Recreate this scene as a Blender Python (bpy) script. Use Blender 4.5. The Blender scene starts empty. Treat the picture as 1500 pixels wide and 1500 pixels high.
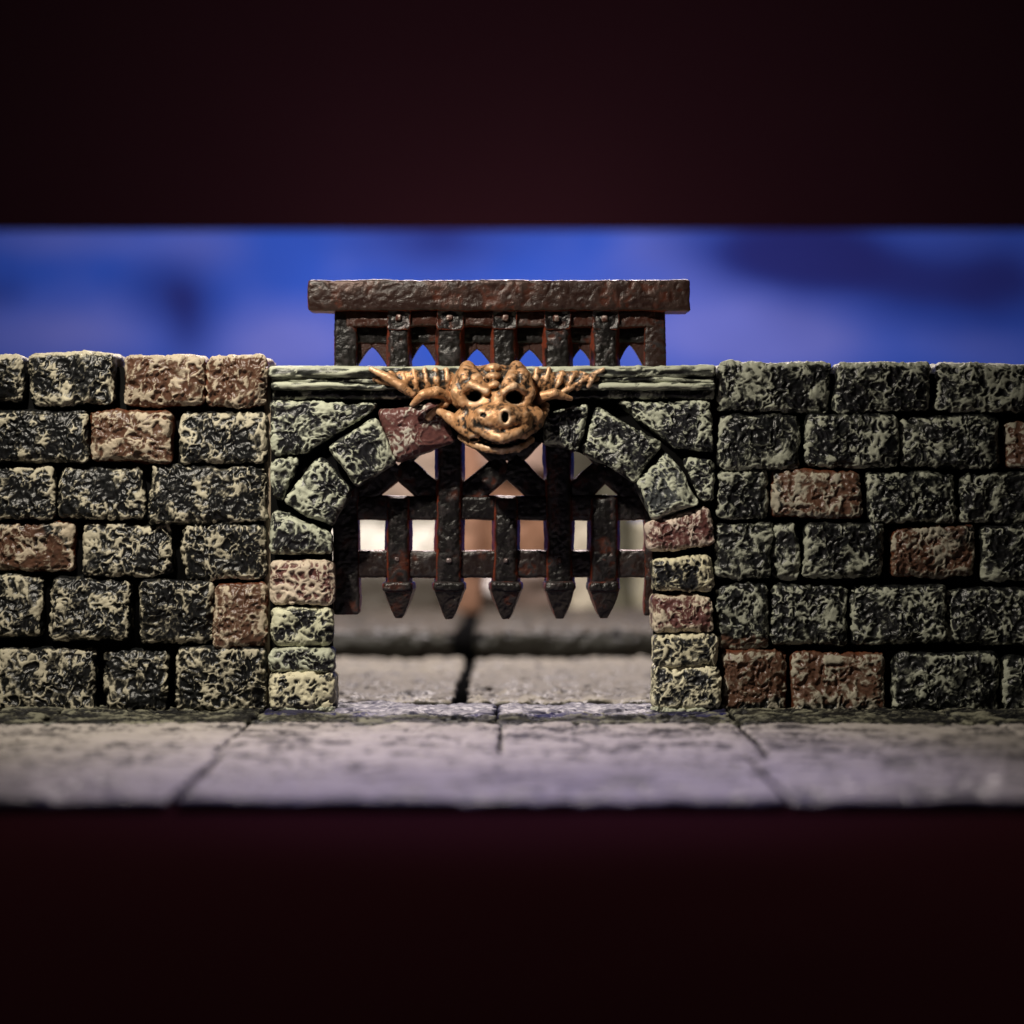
import bpy, bmesh, math, random
import numpy as np
from mathutils import Vector

random.seed(7)
C = bpy.context.scene.collection
R = math.radians
CAM_D, EYE = 30.0, 2.9          # camera distance to the wall face, eye height

# ---------------------------------------------------------------- photo helper
def W(px, py, y=0.0):
    """a spot measured on the photograph, at depth y -> world x, z"""
    k = (CAM_D + y) / CAM_D
    return ((px - 750) / 100 * k, EYE + (750 - py) / 100 * k)

# ---------------------------------------------------------------- numpy noise
def _h(i, j, k, s):
    with np.errstate(over='ignore'):
        n = (i.astype(np.uint32) * np.uint32(374761393) + j.astype(np.uint32) * np.uint32(668265263)
             + k.astype(np.uint32) * np.uint32(2147483647) + np.uint32((s * 1274126177) & 0xffffffff))
        n = (n ^ (n >> np.uint32(13))) * np.uint32(1274126177)
        n = (n ^ (n >> np.uint32(16))) * np.uint32(2246822519)
        n = n ^ (n >> np.uint32(15))
    return n.astype(np.float64) / 4294967295.0

def vnoise(p, seed=0):
    i = np.floor(p).astype(np.int64); f = p - i
    f = f * f * f * (f * (f * 6 - 15) + 10)
    out = 0
    for dx in (0, 1):
        wx = f[:, 0] if dx else 1 - f[:, 0]
        for dy in (0, 1):
            wy = f[:, 1] if dy else 1 - f[:, 1]
            for dz in (0, 1):
                wz = f[:, 2] if dz else 1 - f[:, 2]
                out = out + wx * wy * wz * _h(i[:, 0] + dx, i[:, 1] + dy, i[:, 2] + dz, seed)
    return out

def fbm(p, seed=0, o=4, g=.5):
    a, s, t = 1.0, 0.0, 0.0
    for k in range(o):
        s = s + a * vnoise(p * 2 ** k + 17.3 * k, seed + k); t += a; a *= g
    return s / t

def worley(p, seed=0):
    i = np.floor(p).astype(np.int64)
    f1 = np.full(len(p), 9.0); f2 = f1.copy()
    for dx in (-1, 0, 1):
        for dy in (-1, 0, 1):
            for dz in (-1, 0, 1):
                a, b, c = i[:, 0] + dx, i[:, 1] + dy, i[:, 2] + dz
                d = np.sqrt((a + _h(a, b, c, seed) - p[:, 0]) ** 2 + (b + _h(a, b, c, seed + 1) - p[:, 1]) ** 2
                            + (c + _h(a, b, c, seed + 2) - p[:, 2]) ** 2)
                f2 = np.minimum(f2, np.maximum(f1, d)); f1 = np.minimum(f1, d)
    return f1, f2

def sstep(a, b, x):
    t = np.clip((x - a) / (b - a), 0, 1)
    return t * t * (3 - 2 * t)

# ---------------------------------------------------------------- mesh builder
class MB:
    def __init__(s):
        s.v, s.f, s.base, s.brush, s.dry, s.n = [], [], [], [], [], 0
    def add(s, v, f, base, brush, dry):
        s.v.append(v); s.f.append(f + s.n); s.n += len(v)
        k = len(v)
        s.base.append(np.broadcast_to(np.asarray(base, float), (k, 3)))
        s.brush.append(np.broadcast_to(np.asarray(brush, float), (k, 3)))
        s.dry.append(np.broadcast_to(np.asarray(dry, float), (k,)))
    def mesh(s, name):
        v = np.concatenate(s.v); f = np.concatenate(s.f)
        me = bpy.data.meshes.new(name)
        me.vertices.add(len(v)); me.vertices.foreach_set('co', v.astype(np.float32).ravel())
        me.loops.add(f.size); me.loops.foreach_set('vertex_index', f.astype(np.int32).ravel())
        me.polygons.add(len(f))
        me.polygons.foreach_set('loop_start', np.arange(0, f.size, 4, dtype=np.int32))
        me.polygons.foreach_set('use_smooth', np.ones(len(f), bool))
        me.update(calc_edges=True)
        paint(me, np.concatenate(s.base), np.concatenate(s.brush), np.concatenate(s.dry))
        return me

def paint(me, base, brush, dry):
    n = len(dry); one = np.ones((n, 1))
    for nm, a in (('base', base), ('brush', brush)):
        at = me.attributes.new(nm, 'FLOAT_COLOR', 'POINT')
        at.data.foreach_set('color', np.hstack([a, one]).astype(np.float32).ravel())
    at = me.attributes.new('dry', 'FLOAT', 'POINT')
    at.data.foreach_set('value', np.asarray(dry, np.float32))

def link(name, me, mat, parent=None):
    o = bpy.data.objects.new(name, me); C.objects.link(o)
    if mat: me.materials.append(mat)
    if parent: o.parent = parent
    return o

def tag(o, label=None, cat=None, group=None, kind=None):
    if label: o['label'] = label
    if cat: o['category'] = cat
    if group: o['group'] = group
    if kind: o['kind'] = kind
    return o

def thing(name, label, cat, group=None, loc=(0, 0, 0)):
    o = bpy.data.objects.new(name, None); C.objects.link(o); o.location = loc
    o.empty_display_size = .3
    return tag(o, label, cat, group)

def adopt(root):
    """keep the children where they were modelled (world coordinates)"""
    for ch in root.children:
        ch.location = -root.location

# ---------------------------------------------------------------- one cast lump
def box_lattice(nx, ny, nz):
    keys, faces = [], []
    cnt = 0
    def face(fn, a, b):
        nonlocal cnt
        A, B = np.meshgrid(np.arange(a + 1), np.arange(b + 1), indexing='ij')
        keys.append(fn(A.ravel(), B.ravel()))
        q = (np.arange(a)[:, None] * (b + 1) + np.arange(b)[None, :]).ravel() + cnt
        faces.append(np.stack([q, q + b + 1, q + b + 2, q + 1], 1)); cnt += (a + 1) * (b + 1)
    z0 = lambda A: np.zeros_like(A)
    face(lambda A, B: np.stack([A, z0(A), B], 1), nx, nz)
    face(lambda A, B: np.stack([A, z0(A) + ny, B], 1)[:, :], nx, nz)
    face(lambda A, B: np.stack([z0(A), A, B], 1), ny, nz)
    face(lambda A, B: np.stack([z0(A) + nx, A, B], 1), ny, nz)
    face(lambda A, B: np.stack([A, B, z0(A)], 1), nx, ny)
    face(lambda A, B: np.stack([A, B, z0(A) + nz], 1), nx, ny)
    K = np.concatenate(keys); F = np.concatenate(faces)
    flat = (K[:, 0] * (ny + 1) + K[:, 1]) * (nz + 1) + K[:, 2]
    _, first, inv = np.unique(flat, return_index=True, return_inverse=True)
    return K[first], inv.ravel()[F]

DARK = (.006, .0065, .007)
def lump(mb, quad, y0, depth, base=DARK, brush=(.45, .38, .25), side=None, seed=0, r=.07, res=.017,
         amp=.042, pit=.15, wob=.026, cover=.5, side_cover=.0, plane='wall', taper=None, fine=.003,
         top_cover=None, draft=0.0, bulge=.02, skew=.0, edge=.28, stain=None, stretch=(1, 1, 1)):
    """a rounded, pitted block. quad = TL, TR, BR, BL in the face plane; its face looks to -y (wall) or up (floor)"""
    q = np.array(quad, float)
    lx = (np.linalg.norm(q[1] - q[0]) + np.linalg.norm(q[2] - q[3])) / 2
    lz = (np.linalg.norm(q[3] - q[0]) + np.linalg.norm(q[2] - q[1])) / 2
    ly = depth
    r = min(r, lx * .45, ly * .45, lz * .45)
    nx, nz = max(4, int(lx / res)), max(4, int(lz / res))
    vis = min(ly, .55); ny = max(4, int(vis / res / 1.3))
    K, F = box_lattice(nx, ny, nz)
    half = np.array([lx, ly, lz]) / 2
    t = K / np.array([nx, ny, nz], float)
    if ly > .55: t[:, 1] = t[:, 1] ** 1.7
    p = (t * 2 - 1) * half
    inner = np.clip(p, -(half - r), half - r)
    d = p - inner
    n = d / np.maximum(np.linalg.norm(d, axis=1, keepdims=True), 1e-9)
    p = inner + n * r
    fn = -n[:, 1]                                             # how far a spot faces outward
    # face pillow
    ex = np.clip(1 - np.abs(p[:, 0]) / half[0], 0, 1); ez = np.clip(1 - np.abs(p[:, 2]) / half[2], 0, 1)
    p[:, 1] -= bulge * np.sqrt(np.clip(ex * ez * 4, 0, 1)) * (fn > .3)
    if draft: p[:, 0] *= 1 + draft * (p[:, 1] / ly + .5)
    if taper is not None:
        zn = (p[:, 2] + half[2]) / lz
        sx, sy = taper(zn); p[:, 0] *= sx; p[:, 1] *= sy
    a = p[:, 0] / half[0] * .5 + .5; c = p[:, 2] / half[2] * .5 + .5
    xz = (q[3] * ((1 - a) * (1 - c))[:, None] + q[2] * (a * (1 - c))[:, None]
          + q[0] * ((1 - a) * c)[:, None] + q[1] * (a * c)[:, None])
    P = np.stack([xz[:, 0], y0 + ly / 2 + p[:, 1], xz[:, 1]], 1)
    rs = np.random.RandomState(seed * 31 + 5)
    P[:, 1] += skew * ((a - .5) * rs.uniform(-1, 1) + (c - .5) * rs.uniform(-1, 1))
    off = rs.uniform(0, 50, 3)
    Q = (P + off) * np.array(stretch)
    # outline wobble
    wv = np.stack([fbm(Q * 3.1 + 9, seed + 1, 2), fbm(Q * 3.1 + 31, seed + 2, 2), fbm(Q * 3.1 + 57, seed + 3, 2)], 1) - .5
    P = P + wv * wob * 3
    # pits and ridges
    wp = np.stack([fbm(Q * 6, seed + 4, 3), fbm(Q * 6 + 40, seed + 5, 3), fbm(Q * 6 + 80, seed + 6, 3)], 1) - .5
    lowf = fbm(Q * 4.0, seed + 8, 3)
    mid = fbm(Q * 13, seed + 9, 3)
    f1, f2 = worley(Q / pit + wp * 2.2, seed + 11)
    wdt = .10 + .36 * sstep(.32, .78, lowf)
    soft = 1 - sstep(.0, .55, f2 - f1)
    ridge = 1 - sstep(.02, 1.0, (f2 - f1) / wdt)
    vein = 1 - np.abs(2 * fbm(Q / pit * .62 + wp * 1.2, seed + 23, 2) - 1) * 4.2
    vein = np.clip(vein, 0, 1)
    wgt = sstep(.40, .60, fbm(Q * 3.2 + 7, seed + 15, 2))
    hh = ridge * (1 - .45 * wgt) + vein * .6 * wgt
    hgt = soft * .95 * (1 - .35 * wgt) + vein * .35 * wgt + (mid - .5) * .9
    fine_n = fbm(Q * 46, seed + 10, 2) - .5
    face = sstep(-.2, .6, fn) * .8 + .2
    P = P + n * (amp * (hgt - .45) * face + fine * fine_n)[:, None]
    # where a dry brush would have caught
    rim = 1 - sstep(.02, .10, np.minimum(ex * half[0], ez * half[2]))
    expo = sstep(.25, .8, fn)
    dry = hh * .62 + soft * .12 + (mid - .5) * .75 + (lowf - .5) * .75 - .04 + rim * edge + fine_n * .30 + (cover - .5) * .9
    dry = dry * expo + (1 - expo) * (side_cover + (mid - .5) * 1.2 + (lowf - .5))
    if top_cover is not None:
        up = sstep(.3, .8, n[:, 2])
        dry = dry * (1 - up) + up * (top_cover + (mid - .5) * .9)  # upward faces have their own cover; pale ones paint in the lit tops
    b = np.array(base)[None, :] * np.ones((len(P), 1))
    if stain is not None:                                      # a second wash in a patch with its own outline
        col, fnc = stain
        m = sstep(.4, .6, fnc(a, c) + (lowf - .5) * 1.2)[:, None]
        b = b * (1 - m) + np.array(col) * m
    if side is not None:
        m = ((1 - sstep(.35, .85, fn)) * sstep(.38, .6, lowf + .14))[:, None]
        b = b * (1 - m) + np.array(side) * m
    br = np.array(brush)[None, :] * (.8 + .4 * fbm(Q * 7, seed + 13, 2))[:, None]
    fcv = P[F]; nn = np.cross(fcv[:, 2] - fcv[:, 0], fcv[:, 3] - fcv[:, 1])
    fl = (nn * n[F].mean(1)).sum(1) < 0
    F = F.copy(); F[fl] = F[fl][:, ::-1]
    if plane == 'floor':                                       # (x, -up, depth) -> (x, depth, up)
        P = np.stack([P[:, 0], P[:, 2], -P[:, 1]], 1)
        F = F[:, ::-1]
        F = F[:, ::-1] if False else F
        # handedness: (x,y,z)->(x,z,-y) is a rotation, so keep the winding
        F = F[:, ::-1]
    mb.add(P, F, b, br, dry)

def quad_px(pts, y=0.0):
    return [W(a, b, y) for a, b in pts]
def rect_px(x0, y0, x1, y1, y=0.0, j=0, rs=None):
    if rs is not None:
        jj = rs.uniform(-j, j, 8)
        return quad_px([(x0 + jj[0], y0 + jj[1]), (x1 + jj[2], y0 + jj[3]), (x1 + jj[4], y1 + jj[5]), (x0 + jj[6], y1 + jj[7])], y)
    return quad_px([(x0, y0), (x1, y0), (x1, y1), (x0, y1)], y)

# ---------------------------------------------------------------- materials
def nodes(name):
    m = bpy.data.materials.new(name); m.use_nodes = True
    nt = m.node_tree; nt.nodes.clear()
    o = nt.nodes.new('ShaderNodeOutputMaterial'); b = nt.nodes.new('ShaderNodeBsdfPrincipled')
    nt.links.new(b.outputs[0], o.inputs[0])
    return m, nt, b
def N(nt, t, **kw):
    n = nt.nodes.new(t)
    for k, v in kw.items(): setattr(n, k, v)
    return n

def painted(name, lo=.42, hi=.64, rough_base=.34, rough_top=.7, metal_top=0.0, metal_base=0.0, bump=.25, scale=38.0, grain=.22):
    m, nt, b = nodes(name); L = nt.links.new
    base = N(nt, 'ShaderNodeAttribute', attribute_name='base')
    brush = N(nt, 'ShaderNodeAttribute', attribute_name='brush')
    dry = N(nt, 'ShaderNodeAttribute', attribute_name='dry')
    tc = N(nt, 'ShaderNodeTexCoord')
    nz = N(nt, 'ShaderNodeTexNoise'); nz.inputs['Scale'].default_value = scale; nz.inputs['Detail'].default_value = 4
    L(tc.outputs['Object'], nz.inputs['Vector'])
    ma = N(nt, 'ShaderNodeMath', operation='MULTIPLY_ADD'); ma.inputs[1].default_value = grain * 2; L(nz.outputs['Fac'], ma.inputs[0])
    su = N(nt, 'ShaderNodeMath', operation='SUBTRACT'); su.inputs[1].default_value = grain; L(dry.outputs['Fac'], su.inputs[0])
    L(su.outputs[0], ma.inputs[2])
    mr = N(nt, 'ShaderNodeMapRange', interpolation_type='SMOOTHSTEP'); mr.inputs['From Min'].default_value = lo; mr.inputs['From Max'].default_value = hi
    L(ma.outputs[0], mr.inputs['Value'])
    m2 = N(nt, 'ShaderNodeMapRange', interpolation_type='SMOOTHSTEP'); m2.inputs['From Min'].default_value = lo - .24; m2.inputs['From Max'].default_value = lo + .02
    m2.inputs['To Max'].default_value = .22; L(ma.outputs[0], m2.inputs['Value'])
    m3 = N(nt, 'ShaderNodeMath', operation='MULTIPLY_ADD', use_clamp=True); m3.inputs[1].default_value = .78; L(mr.outputs[0], m3.inputs[0]); L(m2.outputs[0], m3.inputs[2])
    mx = N(nt, 'ShaderNodeMix', data_type='RGBA'); L(m3.outputs[0], mx.inputs['Factor']); L(base.outputs['Color'], mx.inputs['A']); L(brush.outputs['Color'], mx.inputs['B'])
    L(mx.outputs['Result'], b.inputs['Base Color'])
    rr = N(nt, 'ShaderNodeMapRange'); rr.inputs['To Min'].default_value = rough_base; rr.inputs['To Max'].default_value = rough_top
    L(mr.outputs[0], rr.inputs['Value']); L(rr.outputs[0], b.inputs['Roughness'])
    if metal_top or metal_base:
        mm = N(nt, 'ShaderNodeMapRange'); mm.inputs['To Min'].default_value = metal_base; mm.inputs['To Max'].default_value = metal_top
        L(mr.outputs[0], mm.inputs['Value']); L(mm.outputs[0], b.inputs['Metallic'])
    bp = N(nt, 'ShaderNodeBump'); bp.inputs['Strength'].default_value = bump; bp.inputs['Distance'].default_value = .02
    n2 = N(nt, 'ShaderNodeTexNoise'); n2.inputs['Scale'].default_value = scale * 1.7; n2.inputs['Detail'].default_value = 3
    L(tc.outputs['Object'], n2.inputs['Vector']); L(n2.outputs['Fac'], bp.inputs['Height']); L(bp.outputs[0], b.inputs['Normal'])
    b.inputs['Specular IOR Level'].default_value = .4
    return m

def plain(name, col, rough=.7, var=.25, scale=4.0, spec=.3):
    m, nt, b = nodes(name); L = nt.links.new
    tc = N(nt, 'ShaderNodeTexCoord'); nz = N(nt, 'ShaderNodeTexNoise'); nz.inputs['Scale'].default_value = scale; nz.inputs['Detail'].default_value = 5
    L(tc.outputs['Object'], nz.inputs['Vector'])
    mx = N(nt, 'ShaderNodeMix', data_type='RGBA'); L(nz.outputs['Fac'], mx.inputs['Factor'])
    mx.inputs['A'].default_value = (*[c * (1 - var) for c in col], 1); mx.inputs['B'].default_value = (*[min(1, c * (1 + var)) for c in col], 1)
    L(mx.outputs['Result'], b.inputs['Base Color']); b.inputs['Roughness'].default_value = rough
    b.inputs['Specular IOR Level'].default_value = spec
    return m

M_STONE = painted('drybrushed_stone')
M_FLOOR = painted('drybrushed_slab', lo=.3, hi=.62, scale=22, rough_base=.45)
M_IRON = painted('rusty_iron', lo=.4, hi=.7, rough_base=.34, rough_top=.33, metal_top=.5, bump=.4, scale=30)
M_GOLD = painted('bronze_paint', lo=.36, hi=.52, rough_base=.35, rough_top=.45, metal_top=.3, scale=34, bump=.3)

# ---------------------------------------------------------------- colours
CREAM = (.42, .385, .285); SAGE = (.40, .42, .325); MOSS_DIMMED = (.29, .30, .235)  # right wall's greener paint is also darkened, standing in for weaker light
BROWN = (.088, .043, .027); MAUVE = (.110, .044, .040); PALE = (.5, .45, .38)
PLASTER = (.26, .21, .155)

M_MATTE = plain('dark_filler', (.005, .005, .0052), 1, .3, 6, 0)
def core_box(mb, x0, x1, y0, y1, z0, z1, base=(.004, .004, .0042)):
    v = np.array([[x, y, z] for x in (x0, x1) for y in (y0, y1) for z in (z0, z1)], float)
    f = np.array([[0, 1, 3, 2], [4, 6, 7, 5], [0, 4, 5, 1], [2, 3, 7, 6], [0, 2, 6, 4], [1, 5, 7, 3]])
    mb.add(v, f, base, base, 0.0)

# ---------------------------------------------------------------- the two walls
def wall(name, rows, brush, label, x0, x1, top, bottom, seed, stains={}, plaster=None):
    root = thing(name, label, 'wall', loc=(W((x0 + x1) / 2, 1040)[0], .6, 0))
    parts = {0: MB(), 1: MB()}; rs = np.random.RandomState(seed)
    for ri, row in enumerate(rows):
        mb = parts[min(ri, 1)]
        for si, s in enumerate(row):
            a, t, b, d = s[:4]; kind = s[4] if len(s) > 4 else ''
            base = BROWN if 'b' in kind else DARK
            br = brush if 'b' not in kind else tuple(np.array(brush) * .85 + np.array((.05, .015, .01)))
            sd = seed * 100 + ri * 10 + si
            f = rs.uniform(-.05, .05)
            lump(mb, rect_px(a - .8, t - (.5 if ri else 0), b + .8, d + .8, 0, 3.0, rs), -.03 + f, 1.25 if ri == 0 else .55, base=base, brush=br,
                 side=(.10, .03, .014) if 'b' in kind else None, seed=sd, r=.10, cover=(.50 if 'b' in kind else .43) + rs.uniform(-.06, .06),
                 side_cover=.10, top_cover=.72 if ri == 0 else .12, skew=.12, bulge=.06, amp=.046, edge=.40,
                 pit=rs.uniform(.13, .18), stain=stains.get((ri, si)))
    X0, Z0 = W(x0, bottom); X1, Z1 = W(x1, top + 14)
    mc = MB(); core_box(mc, X0, X1, .22, 1.2, -.02, Z1); link('core', mc.mesh('core'), M_MATTE, root)
    if plaster:
        a, b = W(plaster[0], 0)[0], W(plaster[1], 0)[0]
        core_box(parts[1], a, b, .13, 1.19, -.02, Z1 - .15, PLASTER)
    link('coping', parts[0].mesh('coping'), M_STONE, root)
    link('masonry', parts[1].mesh('masonry'), M_STONE, root)
    adopt(root); return root

L_ROWS = [
    [(-190, 519, -72, 590), (-66, 520, 35, 588), (44, 517, 168, 592), (182, 520, 298, 594, 'b'), (302, 522, 392, 596, 'b')],
    [(-170, 600, -52, 676), (-44, 600, 128, 676), (134, 603, 253, 675, 'b'), (262, 601, 390, 678)],
    [(-190, 684, -66, 760), (-58, 683, 79, 760), (88, 684, 210, 762), (220, 682, 389, 764)],
    [(-180, 768, -52, 838), (-44, 765, 108, 834, 'b'), (122, 766, 250, 844), (266, 766, 390, 848)],
    [(-190, 842, -72, 934), (-62, 842, 63, 934), (75, 846, 192, 938), (208, 850, 309, 942), (316, 854, 389, 947, 'b')],
    [(-180, 946, -20, 1040), (-4, 946, 141, 1040), (154, 950, 244, 1040), (257, 948, 390, 1041)],
]
R_ROWS = [
    [(1053, 528, 1216, 602), (1224, 529, 1364, 602), (1371, 532, 1520, 602), (1528, 530, 1690, 602)],
    [(1053, 607, 1171, 684), (1180, 608, 1312, 684), (1321, 608, 1463, 686), (1474, 614, 1590, 684, 'b')],
    [(1052, 687, 1124, 760), (1133, 688, 1260, 757, 'b'), (1269, 690, 1400, 766), (1408, 692, 1570, 766)],
    [(1050, 765, 1130, 848), (1132, 767, 1169, 848), (1176, 767, 1293, 846), (1304, 772, 1430, 844, 'b'), (1439, 772, 1570, 850)],
    [(1050, 856, 1124, 950), (1132, 856, 1243, 946), (1250, 856, 1382, 944), (1389, 860, 1570, 944)],
    [(1060, 955, 1153, 1046, 'b'), (1161, 955, 1299, 1044, 'b'), (1311, 958, 1460, 1046), (1470, 960, 1590, 1046)],
]
R_ST = {(4, 0): (BROWN, lambda a, c: 1.1 - c * 3), (5, 0): (DARK, lambda a, c: 1.1 - c * 2.6), (5, 1): (DARK, lambda a, c: .95 - c * 3.2 + .0 * a),
        (2, 1): (DARK, lambda a, c: .9 - a * 4 + .0 * c), (3, 3): (DARK, lambda a, c: (a - .62) * 1.4 + (c - .5) * 1.2)}
L_ST = {(3, 1): (DARK, lambda a, c: (a - .6) * .9 + (c - .45) * 1.3)}
wall('rampart', L_ROWS, CREAM, 'dark stone wall with cream-edged blocks and brown stones in its coping, left of the gate', -190, 386, 522, 1040, 3, L_ST, (385, 395))
wall('rampart', R_ROWS, MOSS_DIMMED, 'dim greenish stone wall with two brown blocks at its foot, right of the gate', 1051.5, 1690, 532, 1044, 4, R_ST)

# ---------------------------------------------------------------- the gateway
gate = thing('gateway', 'grey stone archway with a bronze dragon head over its opening', 'archway', loc=(0, .4, 0))
def tri_fill(name, outline, y0, y1, col, parent):
    bm = bmesh.new()
    vs = [bm.verts.new((x, y0, z)) for x, z in outline]
    f = bm.faces.new(vs)
    e = bmesh.ops.extrude_face_region(bm, geom=[f])
    bmesh.ops.translate(bm, verts=[g for g in e['geom'] if isinstance(g, bmesh.types.BMVert)], vec=(0, y1 - y0, 0))
    bmesh.ops.triangulate(bm, faces=bm.faces[:]); bmesh.ops.recalc_face_normals(bm, faces=bm.faces[:])
    me = bpy.data.meshes.new(name); bm.to_mesh(me); bm.free()
    k = len(me.vertices)
    paint(me, np.tile(col, (k, 1)), np.tile(col, (k, 1)), np.zeros(k))
    return link(name, me, M_STONE if col is PLASTER else M_MATTE, parent)
INNER = [(960, 1044), (958, 812), (955, 770), (938, 712), (925, 702), (850, 662), (800, 648), (735, 640), (672, 640), (581, 674), (522, 708), (509, 722), (482, 778), (484, 812), (486, 1044)]
out_l = [(394, 1044), (396, 545), (1050, 545), (1052, 1044)]
tri_fill('core', [W(*p) for p in out_l] + [W(*p) for p in INNER], .12, .36, (.012, .012, .013), gate)
wide = [(978, 1044), (976, 812), (970, 760), (950, 708), (925, 690), (850, 645), (800, 632), (735, 626), (672, 626), (581, 655), (522, 690), (495, 722), (468, 778), (470, 812), (470, 1044)]
tri_fill('core', [W(*p) for p in out_l] + [W(*p) for p in wide], .92, 1.2, (.02, .018, .016), gate)
tri_fill('core', [W(*p) for p in [(394, 1044), (396, 545), (474, 545), (474, 1044)]], .36, .92, PLASTER, gate)
tri_fill('core', [W(*p) for p in [(976, 1044), (990, 545), (1050, 545), (1052, 1044)]], .36, .92, PLASTER, gate)

def blocks(name, specs, y0, seed, depth=.5, parent=gate, **kw):
    mb = MB()
    for i, s in enumerate(specs):
        pts, base = s[0], s[1]; extra = dict(kw); extra.update(s[2] if len(s) > 2 else {})
        yy = y0 + extra.pop('dy', 0)
        extra.setdefault('bulge', .05); extra.setdefault('edge', .40); extra.setdefault('cover', .50); extra.setdefault('amp', .042); extra.setdefault('pit', .135)
        br = extra.pop('brush', SAGE)
        lump(mb, quad_px(pts, yy), yy, depth, base=base, brush=br, seed=seed + i, **extra)
    return link(name, mb.mesh(name), M_STONE, parent)
def rp(x0, y0, x1, y1): return [(x0, y0), (x1, y0), (x1, y1), (x0, y1)]
WARM_LIT = (.56, .52, .37); GREY = (.012, .0125, .0145)  # warm brush puts the stronger light on low pillar stones into the paint
mtop = lambda a, c: (c - .5) * 2.2
pl = dict(side_cover=.5, r=.10, res=.0155, skew=.05)
blocks('pillar', [
    ([(397, 742), (484, 782), (486, 811), (395, 812)], GREY, dict(pl)),
    (rp(396, 822, 488, 886), MAUVE, dict(pl, brush=(.50, .42, .33), cover=.62)),
    (rp(399, 889, 486, 945), GREY, dict(pl, brush=(.5, .5, .36))),
    (rp(394, 948, 489, 986), GREY, dict(pl, dy=-.06, brush=SAGE, cover=.55)),
    (rp(393, 984, 491, 1041), GREY, dict(pl, dy=-.09, brush=WARM_LIT, cover=.66)),
    (rp(395, 1037, 490, 1047), (.03, .03, .022), dict(pl, dy=-.07, cover=.45, r=.03)),
], -.12, 500)
blocks('pillar', [
    ([(945, 767), (1039, 741), (1049, 800), (951, 809)], MAUVE, dict(pl, brush=(.52, .43, .36), cover=.56)),
    ([(955, 819), (1044, 812), (1048, 866), (957, 868)], GREY, dict(pl, brush=(.56, .52, .36), cover=.58)),
    ([(956, 870), (1046, 874), (1048, 926), (956, 926)], MAUVE, dict(pl, brush=(.5, .43, .33), cover=.48)),
    (rp(957, 929, 1052, 976), GREY, dict(pl, dy=-.06, brush=WARM_LIT, cover=.6)),
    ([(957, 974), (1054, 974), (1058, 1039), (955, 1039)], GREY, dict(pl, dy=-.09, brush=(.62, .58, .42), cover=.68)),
    (rp(957, 1037, 1056, 1047), (.03, .03, .022), dict(pl, dy=-.07, cover=.45, r=.03)),
], -.12, 520)
arch_ = thing('arch', None, None); arch_.parent = gate
vo = dict(side_cover=.3, r=.08, res=.0155, skew=.10, cover=.49)
VOUS = [
    ([(469, 666), (512, 716), (484, 773), (415, 735)], GREY, {}),
    ([(549, 607), (582, 676), (520, 713), (480, 656)], GREY, {}),
    ([(553, 601), (640, 588), (668, 646), (580, 678)], MAUVE, dict(cover=.27, amp=.022, brush=(.45, .42, .36), edge=.12, dy=.03)),
    ([(799, 606), (866, 590), (847, 661), (797, 650)], GREY, dict(cover=.47)),
    ([(872, 592), (970, 653), (930, 706), (853, 660)], GREY, dict(cover=.53)),
    ([(978, 660), (1028, 738), (956, 762), (931, 705)], (.05, .055, .058), dict(cover=.58)),
]
for i, (pts, base, ex) in enumerate(VOUS):
    o = blocks('voussoir', [(pts, base, ex)], -.16, 540 + i * 3, parent=arch_, **vo)
    if base == MAUVE: o['label'] = 'smooth mauve arch block'
sp = dict(side_cover=.2, r=.09, res=.0155, skew=.05)
blocks('spandrel', [
    ([(397, 586), (560, 590), (448, 664), (400, 668)], GREY, dict(sp, cover=.5)),
    ([(397, 672), (440, 670), (413, 732), (399, 730)], GREY, dict(sp, cover=.5)),
], -.07, 570)
blocks('spandrel', [
    ([(900, 586), (1041, 585), (1044, 661), (988, 657)], GREY, dict(sp, cover=.44)),
    ([(1000, 670), (1045, 671), (1048, 734), (1030, 736)], GREY, dict(sp, cover=.5)),
], -.07, 580)
blocks('cornice', [
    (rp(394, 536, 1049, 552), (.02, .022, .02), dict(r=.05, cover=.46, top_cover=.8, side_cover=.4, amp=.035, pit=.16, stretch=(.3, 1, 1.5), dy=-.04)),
    (rp(396, 551, 1047, 562), DARK, dict(r=.04, cover=.30, side_cover=.1, amp=.02, pit=.2, stretch=(.35, 1, 1.6), dy=.02)),
    (rp(396, 560, 1049, 571), (.02, .022, .02), dict(r=.045, cover=.50, side_cover=.2, amp=.02, pit=.2, stretch=(.35, 1, 1.6), dy=-.03)),
    (rp(398, 570, 1046, 585), DARK, dict(r=.04, cover=.12, side_cover=.0, amp=.02, pit=.2, dy=.12)),
], -.16, 590, depth=.5, res=.02, wob=.02)
blocks('cornice', [(rp(394, 537, 1049, 590), DARK, dict(r=.05, cover=.4, top_cover=.75, side_cover=.3))], .9, 597, depth=.35, res=.03)

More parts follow.
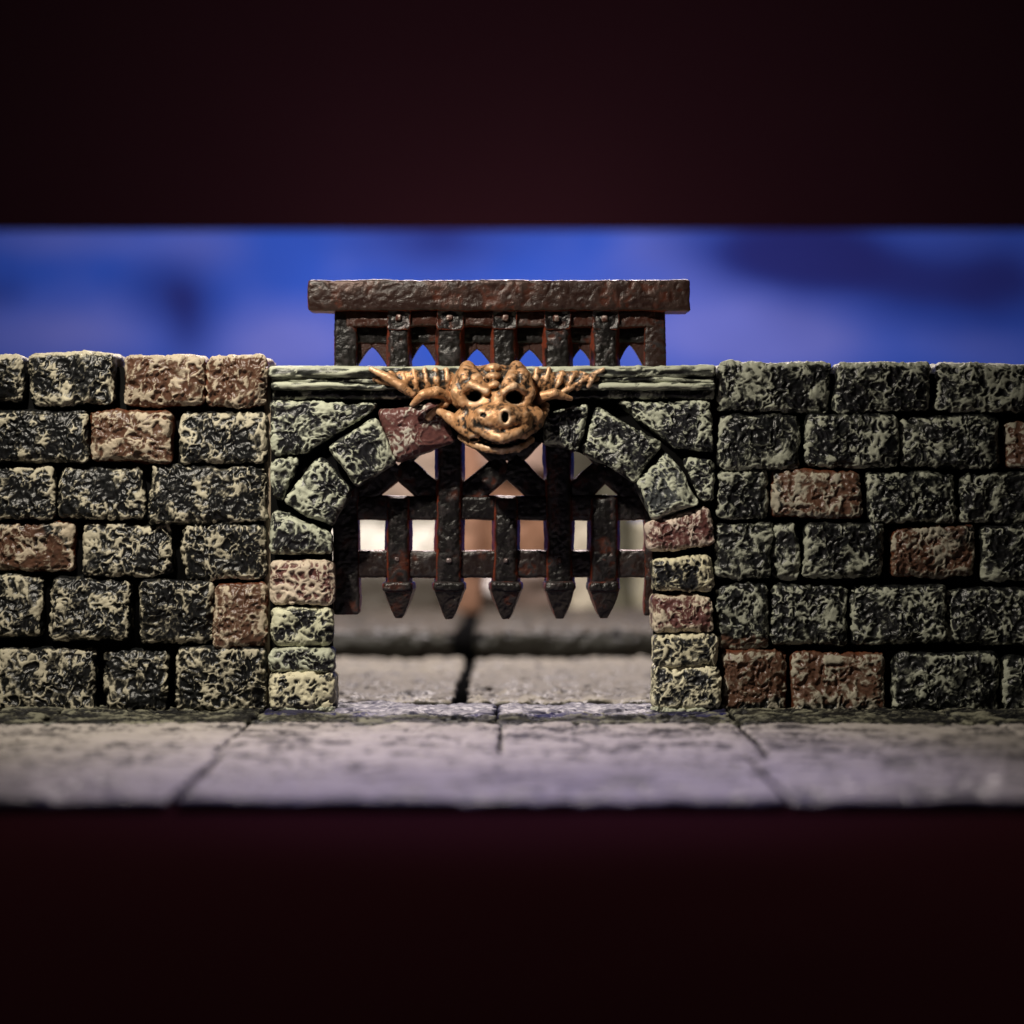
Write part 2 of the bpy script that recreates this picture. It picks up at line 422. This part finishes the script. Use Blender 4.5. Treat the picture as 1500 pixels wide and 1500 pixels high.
# ---------------------------------------------------------------- dragon head
def blob_mesh(balls, chains, voxel, smooth=4):
    bm = bmesh.new()
    def ball(c, r):
        m = bmesh.ops.create_icosphere(bm, subdivisions=3, radius=1)
        for v in m['verts']: v.co = Vector((c[0] + v.co.x * r[0], c[1] + v.co.y * r[1], c[2] + v.co.z * r[2]))
    for (px, py, y, rx, ry, rz) in balls:
        x, z = W(px, py, y); ball((x, y, z), (rx, ry, rz))
    for ch in chains:
        for (a, b) in zip(ch[:-1], ch[1:]):
            n = 9
            for i in range(n + 1):
                t = i / n; px, py, y, r = [a[k] * (1 - t) + b[k] * t for k in range(4)]
                x, z = W(px, py, y); ball((x, y, z), (r, r, r))
    me = bpy.data.meshes.new('tmp'); bm.to_mesh(me); bm.free()
    ob = bpy.data.objects.new('tmp', me); C.objects.link(ob)
    md = ob.modifiers.new('r', 'REMESH'); md.mode = 'VOXEL'; md.voxel_size = voxel
    if smooth:
        ms = ob.modifiers.new('s', 'SMOOTH'); ms.factor = .5; ms.iterations = smooth
    dg = bpy.context.evaluated_depsgraph_get()
    out = bpy.data.meshes.new_from_object(ob.evaluated_get(dg))
    bpy.data.objects.remove(ob); bpy.data.meshes.remove(me)
    return out

def finish_blob(me, carve=(), cover=.6, seed=0, amp=.02, base=(.014, .013, .012), brush=(.47, .245, .115), cav=9.0):
    n = len(me.vertices)
    co = np.zeros(n * 3, np.float32); me.vertices.foreach_get('co', co); co = co.reshape(-1, 3).astype(float)
    nr = np.zeros(n * 3, np.float32); me.vertex_normals.foreach_get('vector', nr) if hasattr(me, 'vertex_normals') else me.vertices.foreach_get('normal', nr)
    nr = nr.reshape(-1, 3).astype(float)
    ed = np.zeros(len(me.edges) * 2, np.int32); me.edges.foreach_get('vertices', ed); ed = ed.reshape(-1, 2)
    hole = np.zeros(n)
    for (px, py, y, rx, ry, rz, dep) in carve:
        x, z = W(px, py, y)
        d = np.sqrt(((co[:, 0] - x) / rx) ** 2 + ((co[:, 1] - y) / ry) ** 2 + ((co[:, 2] - z) / rz) ** 2)
        m = 1 - sstep(.35, 1.0, d)
        co[:, 1] += m * dep; hole = np.maximum(hole, m)
    nz = fbm(co * 9, seed, 3) - .5; fz = fbm(co * 30, seed + 5, 2) - .5
    co = co + nr * (amp * nz * 2 + .012 * fz)[:, None]
    sm = co.copy(); deg = np.bincount(ed.ravel(), minlength=n).astype(float)[:, None]
    for _ in range(14):
        acc = np.zeros_like(sm)
        np.add.at(acc, ed[:, 0], sm[ed[:, 1]]); np.add.at(acc, ed[:, 1], sm[ed[:, 0]])
        sm = acc / np.maximum(deg, 1)
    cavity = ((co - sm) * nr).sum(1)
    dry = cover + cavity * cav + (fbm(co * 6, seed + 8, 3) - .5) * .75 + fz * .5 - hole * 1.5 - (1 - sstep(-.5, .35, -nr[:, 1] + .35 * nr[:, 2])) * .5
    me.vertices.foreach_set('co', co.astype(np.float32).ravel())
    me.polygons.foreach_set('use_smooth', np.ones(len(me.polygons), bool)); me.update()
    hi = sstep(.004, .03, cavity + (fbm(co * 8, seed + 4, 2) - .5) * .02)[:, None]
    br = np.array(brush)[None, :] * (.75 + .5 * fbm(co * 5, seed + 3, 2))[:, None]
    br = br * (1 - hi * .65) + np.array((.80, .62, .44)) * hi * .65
    paint(me, np.tile(base, (n, 1)), br, dry)
    return me

balls = [
    (722, 574, -.22, .68, .36, .40), (725, 600, -.48, .50, .40, .35), (730, 613, -.80, .40, .34, .23),
    (707, 604, -.86, .12, .20, .08), (742, 604, -.92, .13, .22, .11), (731, 618, -.92, .26, .22, .17), (702, 618, -.74, .20, .24, .17), (760, 615, -.74, .20, .24, .19),
    (690, 616, -.53, .26, .24, .21), (772, 613, -.53, .26, .24, .21),
    (682, 560, -.46, .17, .28, .24), (763, 561, -.46, .17, .28, .24),
    (722, 540, -.42, .12, .14, .085), (722, 552, -.57, .12, .14, .075), (723, 565, -.69, .11, .13, .07),
]
chains = [
    [(685, 539, -.28, .11), (675, 556, -.54, .115), (670, 574, -.64, .10), (680, 591, -.68, .075)],
    [(685, 541, -.36, .11), (697, 557, -.68, .105), (712, 574, -.80, .07)],
    [(757, 539, -.28, .11), (768, 556, -.54, .115), (775, 578, -.62, .10), (767, 595, -.66, .075)],
    [(757, 541, -.36, .11), (749, 557, -.68, .105), (737, 576, -.80, .07)],
    [(676, 572, -.66, .055), (690, 564, -.80, .065), (712, 573, -.86, .055)],
    [(738, 574, -.86, .055), (753, 565, -.82, .065), (772, 576, -.66, .055)],
    [(728, 582, -.80, .09), (731, 600, -.92, .10)],
    [(690, 622, -.80, .07), (712, 634, -.98, .085), (734, 643, -1.08, .08), (755, 635, -.98, .085), (773, 622, -.80, .07)],
    [(644, 603, -.34, .055), (656, 610, -.46, .085), (678, 627, -.62, .10), (694, 637, -.74, .09)],
    [(799, 600, -.34, .055), (792, 610, -.46, .085), (780, 625, -.62, .10), (766, 635, -.74, .09)],
    [(676, 640, -.40, .06), (694, 650, -.62, .075), (714, 656, -.80, .08), (735, 658, -.90, .08), (757, 655, -.78, .075), (778, 645, -.48, .06)],
]
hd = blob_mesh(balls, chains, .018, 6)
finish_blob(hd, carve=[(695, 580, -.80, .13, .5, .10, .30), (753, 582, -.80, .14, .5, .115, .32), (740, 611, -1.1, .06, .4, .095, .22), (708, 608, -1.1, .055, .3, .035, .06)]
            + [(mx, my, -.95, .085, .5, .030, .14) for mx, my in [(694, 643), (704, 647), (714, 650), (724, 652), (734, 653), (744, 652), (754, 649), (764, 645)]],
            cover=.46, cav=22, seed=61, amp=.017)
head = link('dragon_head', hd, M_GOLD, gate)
head['label'] = 'bronze horned dragon head'
def ear(chain, seed):
    me = blob_mesh([], chain, .016, 2); finish_blob(me, cover=.6, seed=seed, amp=.012); return link('ear', me, M_GOLD, head)
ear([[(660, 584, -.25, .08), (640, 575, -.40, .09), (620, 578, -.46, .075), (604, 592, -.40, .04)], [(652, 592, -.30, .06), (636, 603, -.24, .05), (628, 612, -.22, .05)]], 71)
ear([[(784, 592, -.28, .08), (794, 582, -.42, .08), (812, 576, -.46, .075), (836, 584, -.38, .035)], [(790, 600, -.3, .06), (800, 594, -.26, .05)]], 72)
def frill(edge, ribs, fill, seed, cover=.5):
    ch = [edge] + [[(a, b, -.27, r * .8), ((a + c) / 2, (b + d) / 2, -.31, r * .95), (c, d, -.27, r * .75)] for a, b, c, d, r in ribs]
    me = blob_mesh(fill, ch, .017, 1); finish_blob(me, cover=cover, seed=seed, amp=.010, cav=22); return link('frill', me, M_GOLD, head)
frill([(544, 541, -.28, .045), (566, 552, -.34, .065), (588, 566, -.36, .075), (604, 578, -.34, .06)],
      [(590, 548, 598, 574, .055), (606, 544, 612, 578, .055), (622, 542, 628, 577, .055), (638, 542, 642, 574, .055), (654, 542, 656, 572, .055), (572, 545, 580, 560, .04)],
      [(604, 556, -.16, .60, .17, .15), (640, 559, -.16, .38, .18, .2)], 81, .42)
frill([(884, 541, -.26, .03), (862, 552, -.28, .04), (840, 566, -.30, .045), (818, 578, -.32, .05)],
      [(787, 541, 783, 566, .05), (804, 541, 796, 572, .05), (824, 547, 812, 576, .05), (840, 548, 830, 574, .045), (856, 548, 846, 570, .045), (872, 548, 862, 566, .04)],
      [(828, 554, -.15, .52, .16, .15), (796, 559, -.16, .32, .18, .2)], 82, .38)
adopt(gate)

# ---------------------------------------------------------------- portcullis
port = thing('portcullis', 'rust-brown iron portcullis with spiked bars, half raised behind the arch', 'portcullis', loc=(0, .62, 1.3))
IR = dict(base=(.0045, .0036, .0036), brush=(.042, .036, .037), side=(.15, .030, .014), r=.04, amp=.014, pit=.13, wob=.012, cover=.36, side_cover=.12, edge=.22, fine=.005, stain=((.055, .015, .008), lambda a, c: .31 + 0 * a))
def plate(name, outline, y0, y1, base, brush, parent):
    bm = bmesh.new(); f = bm.faces.new([bm.verts.new((x, y0, z)) for x, z in outline])
    e = bmesh.ops.extrude_face_region(bm, geom=[f])
    bmesh.ops.translate(bm, verts=[g for g in e['geom'] if isinstance(g, bmesh.types.BMVert)], vec=(0, y1 - y0, 0))
    bmesh.ops.bevel(bm, geom=[e for e in bm.edges if abs(e.verts[0].co.y - e.verts[1].co.y) < 1e-4 and e.verts[0].co.y < y0 + .01], offset=.012, segments=1, affect='EDGES')
    bmesh.ops.triangulate(bm, faces=bm.faces[:]); bmesh.ops.recalc_face_normals(bm, faces=bm.faces[:])
    me = bpy.data.meshes.new(name); bm.to_mesh(me); bm.free(); k = len(me.vertices)
    paint(me, np.tile(base, (k, 1)), np.tile(brush, (k, 1)), np.full(k, .42))
    return link(name, me, M_IRON, parent)
def iron(name, specs, parent=port):
    mb = MB()
    for i, (pts, y0, dep, ex) in enumerate(specs):
        k = dict(IR); k.update(ex); seed = k.pop('seed', 700 + len(port.children) * 7 + i)
        lump(mb, quad_px(pts, y0), y0, dep, seed=seed, **k)
    return link(name, mb.mesh(name), M_IRON, parent)
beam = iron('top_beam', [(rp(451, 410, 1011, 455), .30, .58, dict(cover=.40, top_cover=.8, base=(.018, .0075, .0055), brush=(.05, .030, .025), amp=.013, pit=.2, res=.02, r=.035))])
iron('frame_post', [([(490, 454), (521, 454), (527, 900), (488, 900)], .46, .3, dict(res=.019))])
iron('frame_post', [(rp(944, 454, 975, 902), .46, .3, dict(res=.019, base=(.02, .009, .007)))])
BARX = [(570, 597), (643, 675), (724, 753), (800, 832), (871, 903)]
BARB = [(569, 597), (642, 673), (726, 756), (804, 836), (868, 902)]
for i, ((a, b), (c, d)) in enumerate(zip(BARX, BARB)):
    bar = iron('vertical_bar', [([(a - 1, 454), (b + 1, 454), (d + 1, 862), (c - 1, 862)], .40, .28, dict(res=.019, draft=.4, r=.05))] if i % 2 else
               [(rp(a - 1, 454, b + 1, 660), .40, .28, dict(res=.019, draft=.4, r=.05)), (rp(c - 1, 728, d + 1, 862), .40, .28, dict(res=.019, draft=.4, r=.05))])
    m = (c + d) / 2
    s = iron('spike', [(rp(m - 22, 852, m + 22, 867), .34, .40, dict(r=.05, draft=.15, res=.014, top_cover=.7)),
                       (rp(m - 22, 861, m + 22, 907), .35, .38, dict(r=.02, draft=.15, res=.014, base=(.018, .014, .013), cover=.24,
                        taper=lambda t: (.2 + .8 * t ** .8, .2 + .8 * t)))], bar)
    p = iron('rivet_plate', [(rp(a - 3, 450, b + 4, 482), .33, .22, dict(res=.014, r=.045, cover=.46, bulge=-.07))], bar)
    mx = (a + b) / 2
    mb = MB(); lump(mb, quad_px(rp(mx - 5, 461, mx + 5, 471), .36), .355, .08, base=(.06, .02, .015), brush=(.3, .24, .22), r=.045, res=.012, amp=.006, cover=.5, seed=760 + i)
    link('rivet', mb.mesh('rivet'), M_IRON, bar)
    mb = MB(); lump(mb, quad_px(rp(m - 4, 817, m + 4, 825), .38), .375, .06, base=(.04, .018, .015), brush=(.2, .16, .16), r=.03, res=.012, amp=.006, cover=.45, seed=770 + i)
    link('rivet', mb.mesh('rivet'), M_IRON, bar)
iron('cross_bar', [(rp(506, 456, 960, 479), .44, .24, dict(res=.019, base=(.035, .011, .007), brush=(.09, .065, .06), cover=.4))])
iron('cross_bar', [(rp(506, 476, 960, 504), .60, .1, dict(res=.025, cover=.2))])
iron('cross_bar', [(rp(506, 726, 960, 762), .50, .2, dict(res=.02))])
iron('cross_bar', [(rp(506, 806, 960, 846), .50, .2, dict(res=.019, base=(.014, .008, .007)))])
edges = [521] + [v for ab in BARX for v in ab] + [944]
for k in range(0, len(edges), 2):
    a, b = edges[k] - 3, edges[k + 1] + 3; m = (a + b) / 2 - 1; ap = 504 + [4, 0, 7, 8, 7, 1][k // 2]
    for sgn, q in ((1, a), (-1, b)):
        h = abs(m - q); arc = [(q + sgn * h * (1 - t ** .75 * .88), ap + (541 - ap) * t) for t in np.linspace(0, 1, 9)]
        pl_ = [(q, 476), (m, 476)] + arc + [(q, 541)]
        if sgn < 0: pl_ = pl_[::-1]
        plate('bracket', [W(x, y, .62) for x, y in pl_], .62, .74, (.028, .009, .006), (.055, .030, .025), port)
def brace(x0, y0, x1, y1, w=17):
    L = math.hypot(x1 - x0, y1 - y0); nx, ny = -(y1 - y0) / L * w, (x1 - x0) / L * w
    iron('brace', [([(x0 - nx, y0 - ny), (x1 - nx, y1 - ny), (x1 + nx, y1 + ny), (x0 + nx, y0 + ny)], .54, .14, dict(res=.022, cover=.3))])
zz = [(505, 746), (583, 680), (659, 748), (742, 678), (820, 748), (887, 684), (958, 746)]
for (a, b), (c, d) in zip(zz[:-1], zz[1:]): brace(a, b, c, d, 19)
zz = [(505, 600), (583, 672), (659, 600), (742, 674), (820, 600), (887, 672), (958, 600)]
for (a, b), (c, d) in zip(zz[:-1], zz[1:]): brace(a, b, c, d, 18)
adopt(port)

# ---------------------------------------------------------------- floor
def floor_piece(label, slabs, seed, z=0.0, thick=.11, stain=None, group='stone floor tiles around the gate', name='paving_piece'):
    xs = [s[0] for s in slabs] + [s[1] for s in slabs]; ys = [s[2] for s in slabs] + [s[3] for s in slabs]
    root = thing(name, label, 'floor tile', group, loc=(sum(xs) / len(xs), sum(ys) / len(ys), -thick))
    for i, (x0, x1, y0, y1, kind) in enumerate(slabs):
        q = [(x0, y1), (x1, y1), (x1, y0), (x0, y0)]
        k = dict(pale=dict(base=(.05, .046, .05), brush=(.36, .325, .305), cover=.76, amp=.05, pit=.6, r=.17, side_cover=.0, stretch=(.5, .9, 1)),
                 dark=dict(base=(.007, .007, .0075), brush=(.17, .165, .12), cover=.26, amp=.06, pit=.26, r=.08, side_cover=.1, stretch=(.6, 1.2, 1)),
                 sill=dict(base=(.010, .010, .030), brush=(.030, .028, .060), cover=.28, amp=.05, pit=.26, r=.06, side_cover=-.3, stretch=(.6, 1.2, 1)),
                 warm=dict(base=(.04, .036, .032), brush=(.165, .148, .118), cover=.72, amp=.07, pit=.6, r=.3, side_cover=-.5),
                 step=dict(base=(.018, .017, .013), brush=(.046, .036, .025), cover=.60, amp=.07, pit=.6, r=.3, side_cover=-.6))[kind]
        mb = MB()
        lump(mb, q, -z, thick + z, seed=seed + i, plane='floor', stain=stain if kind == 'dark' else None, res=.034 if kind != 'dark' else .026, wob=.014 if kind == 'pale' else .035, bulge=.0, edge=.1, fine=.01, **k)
        link('slab', mb.mesh('slab'), M_FLOOR, root)
    mb = MB(); core_box(mb, min(xs) + .06, max(xs) + (.27 if max(xs) in (-.93, -1.05) else -.06), min(ys) + .08, max(ys) - .06, -thick + .005, z - .07)
    link('base', mb.mesh('base'), M_MATTE, root)
    adopt(root); return root
g = .03
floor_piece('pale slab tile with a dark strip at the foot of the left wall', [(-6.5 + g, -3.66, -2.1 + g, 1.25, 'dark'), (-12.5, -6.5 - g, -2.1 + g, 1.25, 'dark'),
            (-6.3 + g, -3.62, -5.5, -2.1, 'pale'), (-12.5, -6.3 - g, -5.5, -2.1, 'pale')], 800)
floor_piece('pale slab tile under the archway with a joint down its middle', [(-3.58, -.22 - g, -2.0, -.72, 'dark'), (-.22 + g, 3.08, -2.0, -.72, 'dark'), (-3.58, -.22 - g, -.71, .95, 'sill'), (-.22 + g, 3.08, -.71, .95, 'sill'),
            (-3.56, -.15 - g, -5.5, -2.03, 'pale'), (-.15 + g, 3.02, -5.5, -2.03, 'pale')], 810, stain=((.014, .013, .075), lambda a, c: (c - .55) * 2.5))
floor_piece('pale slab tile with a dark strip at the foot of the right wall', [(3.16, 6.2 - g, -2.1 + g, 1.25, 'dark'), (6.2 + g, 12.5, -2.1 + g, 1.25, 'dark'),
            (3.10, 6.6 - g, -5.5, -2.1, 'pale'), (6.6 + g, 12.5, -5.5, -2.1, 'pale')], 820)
floor_piece('blurred slab tile along the front edge, before the left wall', [(-12.5, -3.50, -9.38, -5.57, 'pale')], 830)
floor_piece('blurred slab tile along the front edge, before the archway', [(-3.40, 2.76, -9.38, -5.57, 'pale')], 840)
floor_piece('blurred slab tile along the front edge, before the right wall', [(2.83, 12.5, -9.38, -5.57, 'pale')], 850)
floor_piece('low cream floor slab inside the gateway, left of the dark gap', [(-6.5, -.93, 1.3, 10.3, 'warm')], 860)
floor_piece('low cream floor slab inside the gateway, right of the dark gap', [(-.70, 6.5, 1.3, 10.3, 'warm')], 870)
floor_piece('raised brown step at the back of the gateway, left of the dark gap', [(-7.5, -1.05, 10.75, 22.6, 'step')], 880, z=.55)
floor_piece('raised brown step at the back of the gateway, right of the dark gap', [(-.80, 7.5, 10.75, 22.6, 'step')], 890, z=.55)

# ---------------------------------------------------------------- blurred models behind
def model(name, label, cat, parts, y):
    root = thing(name, label, cat, loc=(W(parts[0][1], 750, y)[0], y, 0))
    for (pn, x0, y0, x1, y1, dy, dep, col, rough) in parts:
        mb = MB(); lump(mb, quad_px(rp(x0, y0, x1, y1), y + dy), y + dy, dep, base=col, brush=tuple(min(1, c * 1.15) for c in col), r=.12, res=.09, amp=.05, pit=.5, cover=.5, side_cover=.5, seed=len(bpy.data.objects))
        link(pn, mb.mesh(pn), M_FLOOR, root)
    adopt(root); return root
model('cottage_model', 'blurred cream cottage behind the left bars of the portcullis', 'model cottage', [
    ('wall', 440, 742, 652, 836, 0, 1.6, (.80, .76, .66), .8), ('eave', 440, 640, 652, 743, -.2, 1.8, (.27, .20, .15), .7), ('plinth', 440, 834, 652, 905, -.15, 1.8, (.05, .04, .028), .8)], 19.5)
model('doorway_model', 'blurred brown wooden doorway behind the middle bars of the portcullis', 'model doorway', [
    ('door_leaf', 690, 690, 828, 838, .2, .8, (.24, .125, .07), .6), ('door_post', 652, 640, 702, 916, -.3, .9, (.28, .15, .09), .6),
    ('lintel', 690, 636, 830, 692, 0, .9, (.36, .25, .19), .6), ('threshold', 700, 836, 828, 905, .0, 1.0, (.12, .085, .065), .7), ('latch', 712, 848, 738, 876, -.3, .3, (.85, .8, .75), .4)], 19.4)
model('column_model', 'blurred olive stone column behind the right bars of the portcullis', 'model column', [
    ('shaft', 878, 640, 925, 905, 0, 1.6, (.09, .085, .055), .8), ('panel', 826, 740, 880, 905, .1, 1.2, (.52, .47, .35), .8), ('capital', 826, 640, 880, 742, 0, 1.3, (.05, .046, .03), .8),  # capital's colour is darkened to paint in the shade there
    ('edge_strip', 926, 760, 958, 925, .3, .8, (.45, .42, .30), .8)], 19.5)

# ---------------------------------------------------------------- sky board, table, made-up dark cloth
def sky_board(y=24.5):
    nx, nz = 240, 120
    x0, zt = W(-260, 338, y); x1, _ = W(1760, 333, y); zb = -.2
    U, V = np.meshgrid(np.linspace(x0, x1, nx), np.linspace(zb, zt, nz), indexing='ij')
    k = (CAM_D + y) / CAM_D
    px = U / k * 100 + 750; py = 750 - (V - EYE) / k * 100
    P = np.stack([px / 170, py / 120, np.zeros_like(px)], -1).reshape(-1, 3)
    n1 = fbm(P, 5, 3); n2 = fbm(P * 1.3 + 30, 9, 3)
    def gs(cx, cy, sx, sy, a=0):
        dx, dy = px - cx, py - cy; c, s = math.cos(a), math.sin(a)
        return np.exp(-(((dx * c + dy * s) / sx) ** 2 + ((-dx * s + dy * c) / sy) ** 2)).ravel()
    navy = np.clip(.78 * gs(245, 425, 75, 55) + .6 * gs(275, 480, 36, 60) + .75 * gs(640, 345, 150, 45) + .4 * gs(650, 395, 80, 60) + .95 * gs(1145, 365, 140, 58) + .95 * gs(1350, 415, 220, 62, .15) + .5 * gs(0, 430, 50, 30)
                   + .5 * gs(1480, 385, 70, 60) + (n1 - .5) * .5, 0, 1.2)
    lav = np.clip(.9 * gs(90, 490, 140, 45) + .7 * gs(80, 350, 130, 30) + .5 * gs(300, 360, 80, 40) + 1.1 * gs(430, 500, 120, 50) + 1.1 * gs(1040, 480, 150, 75) + .6 * gs(1180, 500, 120, 40)
                  + .5 * gs(1450, 510, 100, 35) + .7 * gs(950, 360, 60, 40) + (n2 - .5) * .7, 0, 1)
    blue = np.array((.028, .082, .45)); lv = np.array((.125, .15, .50)); nv = np.array((.017, .029, .19)); dk = np.array((.015, .018, .13))
    c = blue[None] * (1 - lav[:, None]) + lv[None] * lav[:, None]
    m = np.clip(navy, 0, 1)[:, None]; c = c * (1 - m) + nv[None] * m
    m = sstep(.7, 1.25, navy)[:, None]; c = c * (1 - m) + dk[None] * m
    v = np.stack([U.ravel(), np.full(U.size, y), V.ravel()], 1)
    q = (np.arange(nx - 1)[:, None] * nz + np.arange(nz - 1)[None]).ravel()
    f = np.stack([q, q + nz, q + nz + 1, q + 1], 1)
    mb = MB(); mb.add(v, f, c, c, 0.0)
    b = v.copy(); b[:, 1] += .12
    mb.add(b, f[:, ::-1], (.03, .03, .03), (.03, .03, .03), 0.0)
    core_box(mb, x0, x1, y + .004, y + .116, zt - .03, zt + .002, (.02, .02, .05))
    o = link('sky', mb.mesh('sky'), M_SKY)
    return tag(o, kind='structure')
M_SKY, nt, b = nodes('painted_cloud_board')
at = N(nt, 'ShaderNodeAttribute', attribute_name='base'); nt.links.new(at.outputs['Color'], b.inputs['Base Color']); b.inputs['Roughness'].default_value = .9; b.inputs['Specular IOR Level'].default_value = .1
sky_board()

def sheet(name, verts, mat):
    me = bpy.data.meshes.new(name); me.from_pydata(verts, [], [(0, 1, 2, 3)]); me.update()
    return tag(link(name, me, mat), kind='structure')
sheet('tabletop', [(-60, -34, -.12), (60, -34, -.12), (60, 45, -.12), (-60, 45, -.12)], plain('invented_maroon_cloth', (.024, .0062, .0080), .95, .12, .4, .0))  # made-up cloth; stands in for the dark band below the tiles
sheet('background', [(-70, 36, -2), (70, 36, -2), (70, 36, 45), (-70, 36, 45)], plain('invented_maroon_backcloth', (.020, .0062, .0085), .95, .1, .15, .0))  # made-up backcloth; stands in for the dark band above the board

# ---------------------------------------------------------------- lamps
def aim(o, target):
    o.rotation_euler = (Vector(target) - o.location).to_track_quat('-Z', 'Y').to_euler()
def lamp(name, typ, loc, target, power, col, **kw):
    d = bpy.data.lights.new(name, typ); d.energy = power; d.color = col
    for k, v in kw.items(): setattr(d, k, v)
    o = bpy.data.objects.new(name, d); C.objects.link(o); o.location = loc; aim(o, target); return o
lamp('key_lamp', 'SPOT', (-7.2, -10.0, 15.5), (-1.2, .5, 1.8), 18500, (1, .91, .77), spot_size=R(68), spot_blend=1, shadow_soft_size=.45)
lamp('violet_fill_lamp', 'SPOT', (0, -7.4, 13), (0, -6.8, 0), 4600, (.56, .50, 1.0), spot_size=R(54), spot_blend=.9, shadow_soft_size=1.0)
lamp('rear_lamp', 'AREA', (0, 14.5, 16), (0, 8, 0), 6400, (1, .86, .82), shape='RECTANGLE', size=12, size_y=3)
lamp('added_cottage_fill', 'SPOT', (-5.5, 7, 4.2), (-3.3, 20, 2.6), 2300, (1, .95, .85), spot_size=R(26), spot_blend=.6, shadow_soft_size=.1)  # added spot, hidden behind the left wall, brightens the cottage front
lamp('backdrop_lamp', 'AREA', (0, 13, 19), (0, 24.5, 7), 2900, (.88, .90, 1.0), shape='RECTANGLE', size=24, size_y=3)
lamp('added_backcloth_fill', 'AREA', (0, 28, 5), (0, 36, 10), 900, (1, .8, .8), shape='DISK', size=3)  # added light, hidden behind the board, brightens the middle of the backcloth

w = bpy.data.worlds.new('World'); bpy.context.scene.world = w; w.use_nodes = True
w.node_tree.nodes['Background'].inputs[0].default_value = (.30, .26, .40, 1)
w.node_tree.nodes['Background'].inputs[1].default_value = .015

# ---------------------------------------------------------------- camera
cd = bpy.data.cameras.new('camera'); cam = bpy.data.objects.new('camera', cd); C.objects.link(cam)
cam.location = (0, -CAM_D, EYE); cam.rotation_euler = (R(90), 0, 0)
cd.sensor_width = 36; cd.lens = 72; cd.clip_start = .5; cd.clip_end = 300
cd.dof.use_dof = True; cd.dof.focus_distance = CAM_D - .1; cd.dof.aperture_fstop = .072 / .58
sc = bpy.context.scene; sc.camera = cam
sc.view_settings.view_transform = 'Standard'; sc.view_settings.look = 'None'
sc.view_settings.exposure = 0; sc.view_settings.gamma = 1; sc.view_settings.use_curve_mapping = False
